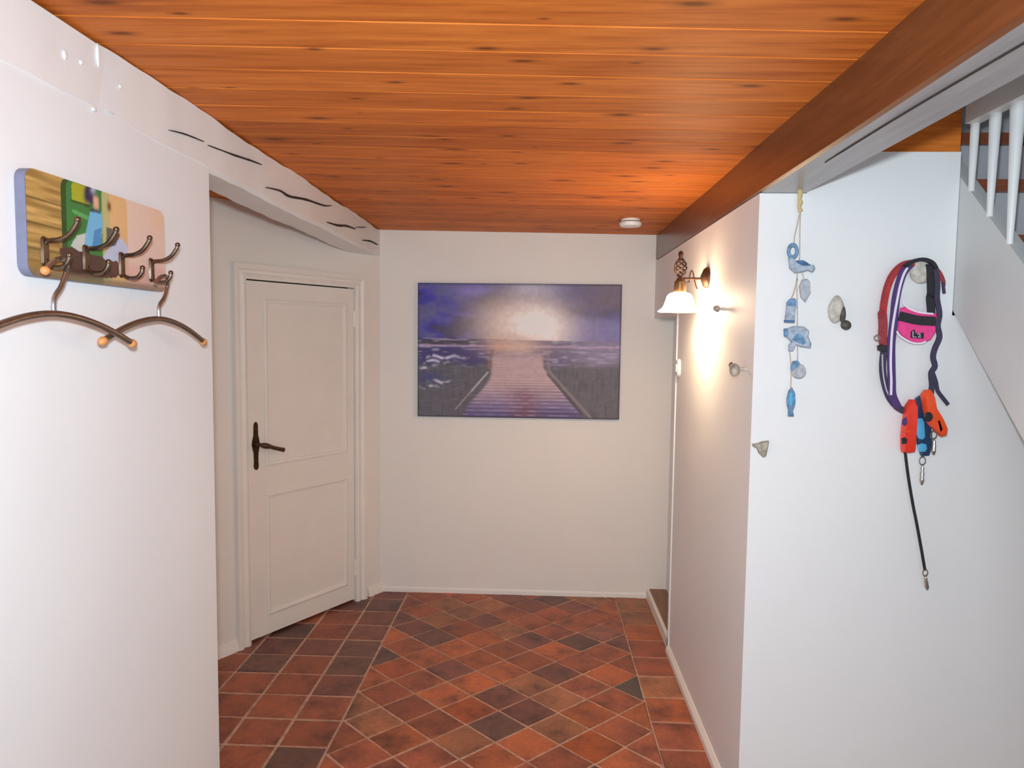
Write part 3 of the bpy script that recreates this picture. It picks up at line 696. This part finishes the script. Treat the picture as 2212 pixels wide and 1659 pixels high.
# ------------------------------------------------------------------ clothes hangers
def hanger(hook_y, stem, apexz, left, right, label, tipball):
    """bar follows left -> stem -> right; the wire loops over the hook's lower arm"""
    xh = -0.900
    t = thing('clothes_hanger', (xh, stem[0], apexz), label, 'hanger', 'hangers on the picture coat rack')
    q = t.location
    def v(y, z, x=xh): return Vector((x, y, z)) - q
    zt_ = 1.6985
    wire = spline([v(stem[0], apexz), v(stem[0]+0.002, apexz+0.030), v(hook_y-0.006, apexz+0.052), v(hook_y+0.009, 1.682), v(hook_y+0.0115, zt_-0.002), v(hook_y+0.001, zt_+0.0075), v(hook_y-0.018, zt_+0.004), v(hook_y-0.034, zt_-0.006), v(hook_y-0.044, zt_-0.016)], 5)
    MB().tube(wire, 0.0042, 8).build('wire_hook', 'steel', t, True)
    if tipball: stone(v(hook_y-0.046, zt_-0.019), (0.0085,)*3, 2, 2, 0).build('ball_tip', 'beech', t, True)
    yl, zl_, xl_ = left; yr, zr_, xr_ = right; yc_ = stem[0]
    bar = []
    for k in range(25):
        u = -1+k/12
        e, z_e, x_e = (yl, zl_, xl_) if u < 0 else (yr, zr_, xr_)
        bar.append(v(yc_+(e-yc_)*abs(u), apexz+(z_e-apexz)*abs(u)**1.8, xh+(x_e-xh)*abs(u)))
    MB().tube(bar, 0.0066, 10).build('bar', 'barmetal', t, True)
    for i, j in ((0, 1), (-1, -2)):
        d = (bar[i]-bar[j]).normalized(); p = bar[i]
        MB().tube([p-d*0.002, p, p+d*0.006, p+d*0.013, p+d*0.0165], [0.0068, 0.0085, 0.0095, 0.0075, 0.002], 10).build('end_cap', 'beech', t, True)
    return t
hanger(1.263, (1.236, 0), 1.602, (1.02, 1.548, -0.895), (1.446, 1.548, -0.885), 'arched metal hanger with beech tips on the first hook, under the printed scooter', True)
hanger(1.617, (1.586, 0), 1.602, (1.388, 1.553, -0.905), (1.778, 1.549, -0.893), 'arched metal hanger with beech tips on the last hook, next to the door recess', False)

# ------------------------------------------------------------------ wall lamp
lx, ly = 0.562, 2.80
lp = thing('wall_lamp', (XR, ly, 1.816), 'lit wall lamp with white glass shade and twisted brown iron cage', 'lamp')
q = lp.location
def lv(x, y, z): return Vector((x, y, z)) - q
MB().lathe([(0.043, -0.001), (0.043, -0.006), (0.036, -0.016), (0.018, -0.024), (0.010, -0.028)], lv(XR, ly, 1.816), 'X', 24).build('wall_rose', 'iron', lp, True)
MB().tube(spline([lv(XR-0.022, ly, 1.812), lv(0.62, ly, 1.812), lv(lx, ly, 1.811)], 4), 0.0048, 8).build('arm', 'iron', lp, True)
MB().tube(spline([lv(0.63, ly-0.004, 1.770), lv(0.622, ly, 1.795), lv(0.612, ly, 1.838), lv(0.605, ly, 1.842), lv(0.600, ly, 1.825), lv(0.598, ly, 1.800), lv(0.590, ly, 1.795)], 5), 0.0026, 6).build('scroll', 'iron', lp, True)
MB().lathe([(0.012, 0.055), (0.016, 0.045), (0.022, 0.040), (0.026, 0.0), (0.024, -0.005)], lv(lx, ly, 1.760), 'Z', 20).build('lamp_holder', 'brass', lp, True)
cg = MB()
for k in range(5):
    pts = []
    for i in range(17):
        u = i/16; a = 2*math.pi*k/5 + u*math.pi*1.6; r = 0.004+0.021*math.sin(math.pi*u)**0.8
        pts.append(lv(lx+r*math.cos(a), ly+r*math.sin(a), 1.818+0.075*u))
    cg.tube(pts, 0.0030, 6)
cg.build('twisted_cage', 'iron', lp, True)
MB().lathe([(0.006, -0.006), (0.009, 0.0), (0.008, 0.012), (0.011, 0.016), (0.009, 0.026), (0.004, 0.032)], lv(lx, ly, 1.890), 'Z', 14).build('finial', 'iron', lp, True)
prof = [(0.026, 1.756), (0.040, 1.752), (0.050, 1.742), (0.055, 1.725), (0.061, 1.706), (0.070, 1.692), (0.082, 1.683), (0.086, 1.680)]
prof2 = prof + [(r-0.003, z-0.0025) for r, z in reversed(prof)]
MB().lathe([(r, z-1.816) for r, z in prof2], (lx-q.x, 0, 0), 'Z', 36, cap=False).build('lamp_shade', 'shade', lp, True)
stone(lv(lx, ly, 1.703), (0.021, 0.021, 0.027), 3, 3, 0).build('bulb', 'bulb', lp, True)

# light switch on the jamb
sw = thing('light_switch', (XR, 3.305, 1.43), 'small oval white rocker switch on the side wall by the low doorway', 'switch')
MB().loft([[Vector((XR-d, y, z))-sw.location for y, z in rrect(3.305-w_, 3.305+w_, 1.43-h_, 1.43+h_, w_*0.98, 6)] for d, w_, h_ in ((0.0, 0.030, 0.044), (0.008, 0.030, 0.044), (0.014, 0.024, 0.038))]).build('housing', 'plastic_white', sw, True)
MB().box((-0.019, -0.010, -0.018), (-0.013, 0.010, 0.018)).build('rocker', 'plastic_white', sw)

# smoke detector
sd = thing('smoke_detector', (0.455, 3.56, zc(0.455)), 'round white smoke detector on the orange board ceiling', 'smoke detector')
MB().lathe([(0.048, 0.0), (0.048, -0.010), (0.044, -0.012)], (0, 0, 0), 'Z', 32).build('base', 'plastic_white', sd, True)
MB().lathe([(0.050, -0.014), (0.056, -0.018), (0.056, -0.028), (0.050, -0.036), (0.020, -0.039), (0.004, -0.039)], (0, 0, 0), 'Z', 32).build('cover', 'plastic_white', sd, True)
MB().lathe([(0.045, -0.010), (0.045, -0.016)], (0, 0, 0), 'Z', 32).build('vent_ring', 'canvas_side', sd, True)

# ------------------------------------------------------------------ stone coat hooks
def stone_hook(base, nrm, label, stones, stub):
    t = thing('stone_hook', base, label, 'wall hook', 'stone coat hooks')
    n = Vector(nrm)
    MB().tube([Vector((0, 0, 0)), n*stub*0.6, n*stub], [0.006, 0.005, 0.005], 8).build('peg', 'stone_pale', t, True)
    for i, (c_, s_, m_, jag) in enumerate(stones):
        stone(Vector(c_)-Vector(base), s_, hash((round(c_[0], 3), i)) % 97, 3, jag).build('stone' if i == 0 else 'small_stone', m_, t, True)
    return t
p = atY(1808, 676, YC-0.030)
p1, p2, p3 = atY(1806, 672, YC-0.024), atY(1820, 678, YC-0.034), atY(1827, 702, YC-0.034)
stone_hook((p.x, YC, p.z), (0, -1, 0), 'two-tone beige and black stone hook between the rope garland and dog harness',
           [(p1, (0.022, 0.018, 0.040), 'stone_pale', 0.14), (p2, (0.009, 0.011, 0.026), 'stone_dark', 0.12), (p3, (0.016, 0.014, 0.016), 'stone_dark', 0.12)], 0.02)
p1, p2 = atX(1587, 797, 0.628), atX(1579, 788, 0.622)
stone_hook((XR, p1.y+0.02, p1.z), (-1, 0, 0), 'knobbly grey-brown stone hook on the side wall below the lamp',
           [(p1, (0.017, 0.018, 0.021), 'stone', 0.2), (p2, (0.007, 0.008, 0.010), 'stone_dark', 0.1)], 0.04)
p1 = atX(1548, 667, 0.640)
stone_hook((XR, p1.y+0.01, p1.z), (-1, 0, 0), 'small grey stone hook in the bright glow beside the lamp shade', [(p1, (0.013, 0.016, 0.012), 'stone', 0.14)], 0.03)
t = thing('stone_hook', atY(1645, 968, YC), 'triangular flat grey stone hook near the corner edge of the stair wall', 'wall hook', 'stone coat hooks')
tri = [(1623, 958), (1634, 957), (1644, 953), (1658, 951), (1657, 962), (1652, 984), (1646, 987), (1637, 978), (1633, 968), (1625, 964)]
MB().extrude([atY(px, py, YC)-t.location for px, py in tri], (0, -1, 0), 0.018, 0.2).build('stone', 'stone', t, True)

# ------------------------------------------------------------------ rope garland with blue wooden charms
GY = YC - 0.045
def g(x, y, d=0.0): return atY(1640+x/3.19, 400+y/3.19, GY-d)
gl = thing('rope_garland', g(280, 0), 'cream rope garland of worn blue wooden sea charms hanging from the dark beam', 'garland')
q = gl.location
def GL(pts, d=0.0): return [g(x, y, d)-q for x, y in pts]
zt0 = atY(1728, 410, GY)
MB().tube([Vector((zt0.x, GY, 2.024))-q] + GL([(282, 60), (278, 90), (283, 115), (275, 145), (285, 180)]), [0.006, 0.008, 0.006, 0.0085, 0.006, 0.0075], 8).build('rope_knot', 'rope', gl, True)
for pts in ([(280, 180), (262, 270), (243, 350), (238, 410)], [(284, 180), (279, 300), (277, 500), (262, 600), (258, 700), (262, 830), (262, 970)], [(262, 1100), (264, 1160), (262, 1215)],
            [(208, 1140), (218, 1230), (219, 1320), (216, 1400)], [(290, 590), (302, 620), (306, 650)], [(262, 640), (240, 730), (218, 785)]):
    MB().tube(spline(GL(pts, -0.004), 4), 0.0017, 6).build('string', 'string', gl, True)
ring = MB(); c_ = GL([(226, 455)])[0]; rr = []
for k in range(24):
    a = 2*math.pi*k/24; rr.append([c_+Vector((math.cos(a)*(0.0125+0.0055*math.cos(b)), -0.006+0.006*math.sin(b), math.sin(a)*(0.0185+0.0060*math.cos(b)))) for b in (2*math.pi*j/8 for j in range(8))])
rr.append(rr[0]); ring.loft(rr, cap=False); ring.build('ring_charm', 'blue', gl, True)
def charm(name, pts, mat, depth=0.012, d=0.0): MB().extrude(GL(pts, d), (0, -1, 0), depth, 0.10).build(name, mat, gl)
charm('boat_charm', [(195, 500), (222, 505), (240, 525), (300, 540), (370, 552), (377, 575), (360, 600), (330, 586), (290, 600), (240, 606), (203, 572)], 'pale_blue', 0.014)
charm('boat_deck', [(248, 520), (300, 518), (330, 535), (352, 556), (300, 556), (262, 540)], 'blue_deep', 0.006, 0.010)
charm('pointed_charm', [(270, 700), (290, 652), (320, 645), (342, 665), (346, 740), (310, 803), (281, 770)], 'pale_grey')
charm('pointed_ridge', [(300, 660), (315, 655), (325, 740), (309, 795), (300, 740)], 'pale_blue', 0.005, 0.010)
charm('lighthouse_charm', [(183, 810), (205, 783), (240, 780), (256, 800), (256, 835), (243, 850), (238, 943), (170, 940), (178, 870)], 'pale_blue')
charm('lighthouse_top', [(186, 808), (207, 786), (238, 784), (252, 802), (250, 832), (188, 830)], 'blue', 0.005, 0.010)
charm('lighthouse_foot', [(168, 928), (240, 930), (239, 947), (168, 945)], 'blue_deep', 0.005, 0.010)
charm('whale_charm', [(165, 988), (190, 985), (232, 970), (300, 975), (335, 1003), (328, 1040), (350, 1090), (345, 1122), (280, 1112), (242, 1097), (222, 1142), (196, 1142), (196, 1107), (216, 1080), (190, 1052), (166, 1040)], 'pale_blue', 0.014)
charm('whale_belly', [(225, 1062), (245, 1035), (270, 1020), (300, 1045), (320, 1085), (300, 1098), (262, 1085)], 'blue', 0.005, 0.012)
charm('whale_tail', [(166, 990), (190, 988), (200, 1020), (192, 1046), (167, 1038)], 'blue', 0.005, 0.012)
charm('shell_charm', [(265+50*math.cos(a), 1280+50*math.sin(a)) for a in (2*math.pi*k/18 for k in range(18))], 'pale_grey')
charm('shell_cap', [(210, 1262), (228, 1212), (262, 1208), (278, 1230), (262, 1250), (240, 1262), (222, 1280)], 'blue', 0.008, 0.008)
charm('fish_charm', [(185, 1470), (198, 1415), (220, 1392), (240, 1430), (244, 1480), (238, 1520), (224, 1552), (231, 1590), (194, 1590), (196, 1548), (186, 1510)], 'blue')
charm('fish_stripe', [(206, 1440), (222, 1425), (230, 1470), (222, 1520), (208, 1520), (203, 1480)], 'cyan', 0.004, 0.011)

# ------------------------------------------------------------------ round stone knob, dog harness, leashes
def hpx(x, y, d=0.03): return atY(1850+x/3.192, 540+y/3.192, YC-d)
kc = hpx(420, 150, 0.0)
kn = thing('stone_hook', (kc.x, YC, kc.z), 'large round pale stone hook carrying the dog harness', 'wall hook', 'stone coat hooks')
MB().tube([(0, 0, 0), (0, -0.016, 0)], 0.012, 10).build('peg', 'stone_pale', kn, True)
stone((0, -0.024, 0), (0.036, 0.012, 0.037), 11, 3, 0.05).build('stone', 'stone_pale', kn, True)

hn = thing('dog_harness', hpx(420, 70), 'pink and purple dog harness with red collar hanging on a round stone', 'dog harness')
q = hn.location
def HP(pts, d): return [hpx(x, y, d)-q for x, y in pts]
def strap(name, pts, w, mat, d=0.035, th=0.003, n=6, parent=None, taper=None):
    pth = spline(HP(pts, d), n); wd_ = [w/3.192/690*1.0]*len(pth) if taper is None else [w/3.192/690*(1+(taper-1)*i/(len(pth)-1)) for i in range(len(pth))]
    return MB().ribbon(pth, wd_, th).build(name, mat, parent or hn)
strap('red_collar', [(400, 88), (320, 105), (255, 165), (215, 250), (192, 350), (182, 440), (180, 560), (190, 690)], 46, 'red_strap', 0.030, 0.005)
strap('collar_edge', [(470, 68), (390, 72), (320, 95), (255, 150), (205, 240), (180, 340), (170, 430)], 10, 'crimson', 0.032, 0.007)
strap('leather_keeper', [(178, 440), (183, 520), (180, 600), (190, 660)], 56, 'crimson', 0.033, 0.006)
ps = strap('purple_strap', [(375, 95), (325, 150), (290, 250), (270, 350), (258, 480), (240, 640), (240, 780), (243, 900), (248, 1000), (285, 1085)], 52, 'purple', 0.037, 0.004)
pw = [(352, 120), (325, 170), (300, 250), (280, 350), (262, 450), (246, 560), (238, 680), (236, 800), (240, 900), (238, 1000)]
MB().ribbon(spline(HP(pw, 0.0395), 6), 15/3.192/690, 0.002).build('white_stripe', 'white_web', ps)
s2 = strap('purple_loop', [(190, 690), (180, 800), (190, 900), (225, 1010), (280, 1080), (330, 1110)], 44, 'dark_web', 0.034, 0.004)
MB().ribbon(spline(HP([(178, 720), (184, 850), (205, 960), (240, 1030)], 0.0365), 6), 8/3.192/690, 0.0015).build('white_stripe', 'grey_letter', s2)
strap('top_loop', [(330, 115), (390, 78), (460, 66), (520, 88), (548, 130)], 24, 'black_web', 0.040, 0.012)
strap('belly_strap', [(505, 95), (512, 180), (515, 300), (508, 330), (515, 420), (520, 520)], 52, 'black_web', 0.036, 0.004)
strap('side_strap', [(545, 130), (558, 230), (555, 330), (572, 440), (560, 520), (572, 600), (540, 680), (528, 740), (540, 800), (515, 850), (520, 930), (510, 1010)], 34, 'dark_web', 0.039, 0.005)
strap('strap_tail', [(528, 850), (548, 910), (560, 970), (600, 1025), (632, 1066)], 24, 'dark_web', 0.036, 0.004)
strap('red_tip', [(545, 130), (575, 165), (598, 215), (600, 250)], 34, 'crimson', 0.034, 0.004, taper=0.6)
strap('strap_end', [(595, 220), (600, 262), (605, 300)], 18, 'dark_web', 0.036, 0.004)
panel = [(298, 400), (330, 392), (380, 415), (430, 432), (480, 436), (540, 436), (552, 500), (530, 575), (500, 620), (450, 642), (400, 642), (350, 625), (305, 590), (278, 555), (285, 480)]
pn = MB().extrude(HP(panel, 0.028), (0, -1, 0), 0.012, 0.05).build('chest_panel', 'pink', hn)
strap('black_band', [(295, 455), (350, 468), (430, 485), (545, 492)], 62, 'black_web', 0.042, 0.003)
MB().ribbon(spline(HP([(318, 290), (322, 360), (350, 395), (400, 420), (450, 433), (530, 440)], 0.041), 5), 11/3.192/690, 0.002).build('piping', 'white_web', pn)
MB().ribbon(spline(HP([(278, 560), (300, 592), (350, 625), (400, 643), (450, 643), (478, 630)], 0.041), 5), 12/3.192/690, 0.002).build('piping', 'white_web', pn)
MB().extrude(HP([(376, 560), (400, 548), (405, 575), (465, 570), (462, 612), (372, 606)], 0.0405), (0, -1, 0), 0.001, 0.02).build('badge', 'black_web', pn)
for pts in ([(390, 560), (390, 600), (412, 600)], [(420, 580), (438, 578), (440, 588), (424, 600), (446, 601)]):
    MB().ribbon(HP(pts, 0.0422), 6/3.192/690, 0.0008).build('lettering', 'grey_letter', pn)
def ringmb(c_, ro, ri, axis_y=True, sx=1, sz=1):
    mb = MB(); rr = []
    for k in range(17):
        a = 2*math.pi*k/16; rr.append([c_+Vector((math.cos(a)*(ro+ri*math.cos(b))*sx, ri*math.sin(b), math.sin(a)*(ro+ri*math.cos(b))*sz)) for b in (2*math.pi*j/6 for j in range(6))])
    return mb.loft(rr, cap=False)
ringmb(HP([(175, 440)], 0.037)[0], 0.010, 0.003).build('buckle', 'crimson', hn, True)
ringmb(HP([(142, 606)], 0.037)[0], 0.008, 0.0022).build('metal_ring', 'chrome', hn, True)
MB().extrude(HP([(136, 660), (165, 650), (200, 660), (200, 695), (180, 705), (140, 692)], 0.030), (0, -1, 0), 0.012, 0.15).build('slider', 'black_plastic', hn)

def clip_hw(t, top, mid, bot, name='snap_clip'):
    """swivel ring, neck and snap hook"""
    q_ = t.location
    a, m_, b_ = Vector(top)-q_, Vector(mid)-q_, Vector(bot)-q_
    o = ringmb((a+m_)/2, (a-m_).length/2.6, 0.0022, sx=0.75).build(name, 'chrome', t, True)
    d = b_-m_; L = d.length
    pr_ = [m_+d*k for k in (0, 0.12, 0.25, 0.4, 0.55, 0.7, 0.85, 1.0)]
    MB().tube(pr_, [0.0035, 0.0055, 0.004, 0.0065, 0.005, 0.0068, 0.0055, 0.002], 8).build('snap_hook', 'chrome', o, True)

ls = thing('retractable_leash', hpx(345, 1200), 'bright red retractable leash with a black tape hanging far below it', 'dog leash', 'retractable leashes under the dog harness'); q = ls.location
MB().extrude([hpx(x, y, 0.03)-q for x, y in [(312, 1150), (330, 1060), (352, 1028), (380, 1028), (396, 1060), (394, 1150), (386, 1260), (378, 1385), (340, 1392), (298, 1388), (296, 1310), (302, 1230)]], (0, -1, 0), 0.028, 0.13).build('case', 'red_plastic', ls, True)
MB().extrude([hpx(x, y, 0.0575)-q for x, y in [(318, 1165), (345, 1150), (350, 1195), (335, 1215), (312, 1200)]], (0, -1, 0), 0.0015, 0.1).build('label_print', 'purple', ls)
MB().extrude([hpx(x, y, 0.0575)-q for x, y in [(308, 1300), (330, 1290), (350, 1305), (345, 1335), (312, 1338)]], (0, -1, 0), 0.0015, 0.1).build('brake_button', 'black_plastic', ls)
MB().extrude([hpx(x, y, 0.0575)-q for x, y in [(310, 1245), (375, 1240), (374, 1255), (309, 1262)]], (0, -1, 0), 0.0012, 0.05).build('case_seam', 'orange_plastic', ls)
tape = [(1955, 975), (1962, 1030), (1972, 1090), (1980, 1130), (1990, 1185), (1998, 1232)]
MB().ribbon(spline([atY(px, py, YC-0.035)-q for px, py in tape], 6), 0.0085, 0.0025).build('tape', 'black_web', ls)
clip_hw(ls, atY(1998, 1228, YC-0.035), atY(1999, 1246, YC-0.035), atY(2003, 1274, YC-0.035))
lb = thing('retractable_leash', hpx(445, 1200), 'black and sky blue retractable leash hanging between two red ones', 'dog leash', 'retractable leashes under the dog harness'); q = lb.location
MB().extrude([hpx(x, y, 0.003)-q for x, y in [(396, 1020), (425, 1000), (450, 1040), (480, 1140), (500, 1280), (498, 1370), (480, 1412), (432, 1415), (408, 1330), (394, 1180), (390, 1080)]], (0, -1, 0), 0.024, 0.13).build('case', 'navy', lb, True)
for pts in ([(408, 1185), (420, 1160), (450, 1160), (464, 1185), (470, 1290), (455, 1306), (425, 1300), (412, 1270)], [(418, 1345), (445, 1332), (478, 1338), (484, 1370), (470, 1390), (428, 1390)]):
    MB().extrude([hpx(x, y, 0.026)-q for x, y in pts], (0, -1, 0), 0.004, 0.12).build('inlay', 'cyan', lb, True)
clip_hw(lb, hpx(455, 1418, 0.015), hpx(455, 1490, 0.015), hpx(450, 1622, 0.015))
lr_ = thing('retractable_leash', hpx(520, 1150), 'orange-red retractable leash with black button, tilted beside the blue one', 'dog leash', 'retractable leashes under the dog harness'); q = lr_.location
MB().extrude([hpx(x, y, 0.034)-q for x, y in [(432, 990), (455, 962), (488, 960), (506, 1000), (520, 1080), (570, 1160), (603, 1235), (596, 1272), (562, 1282), (515, 1235), (480, 1200), (452, 1110)]], (0, -1, 0), 0.028, 0.13).build('case', 'orange_plastic', lr_, True)
MB().extrude([hpx(495+30*math.cos(a), 1150+34*math.sin(a), 0.061)-q for a in (2*math.pi*k/14 for k in range(14))], (0, -1, 0), 0.003, 0.1).build('brake_button', 'black_plastic', lr_)
MB().extrude([hpx(x, y, 0.061)-q for x, y in [(560, 1175), (572, 1170), (594, 1240), (580, 1262)]], (0, -1, 0), 0.001, 0.1).build('case_seam', 'red_plastic', lr_)
clip_hw(lr_, hpx(528, 1240, 0.045), hpx(536, 1310, 0.045), hpx(530, 1412, 0.045))
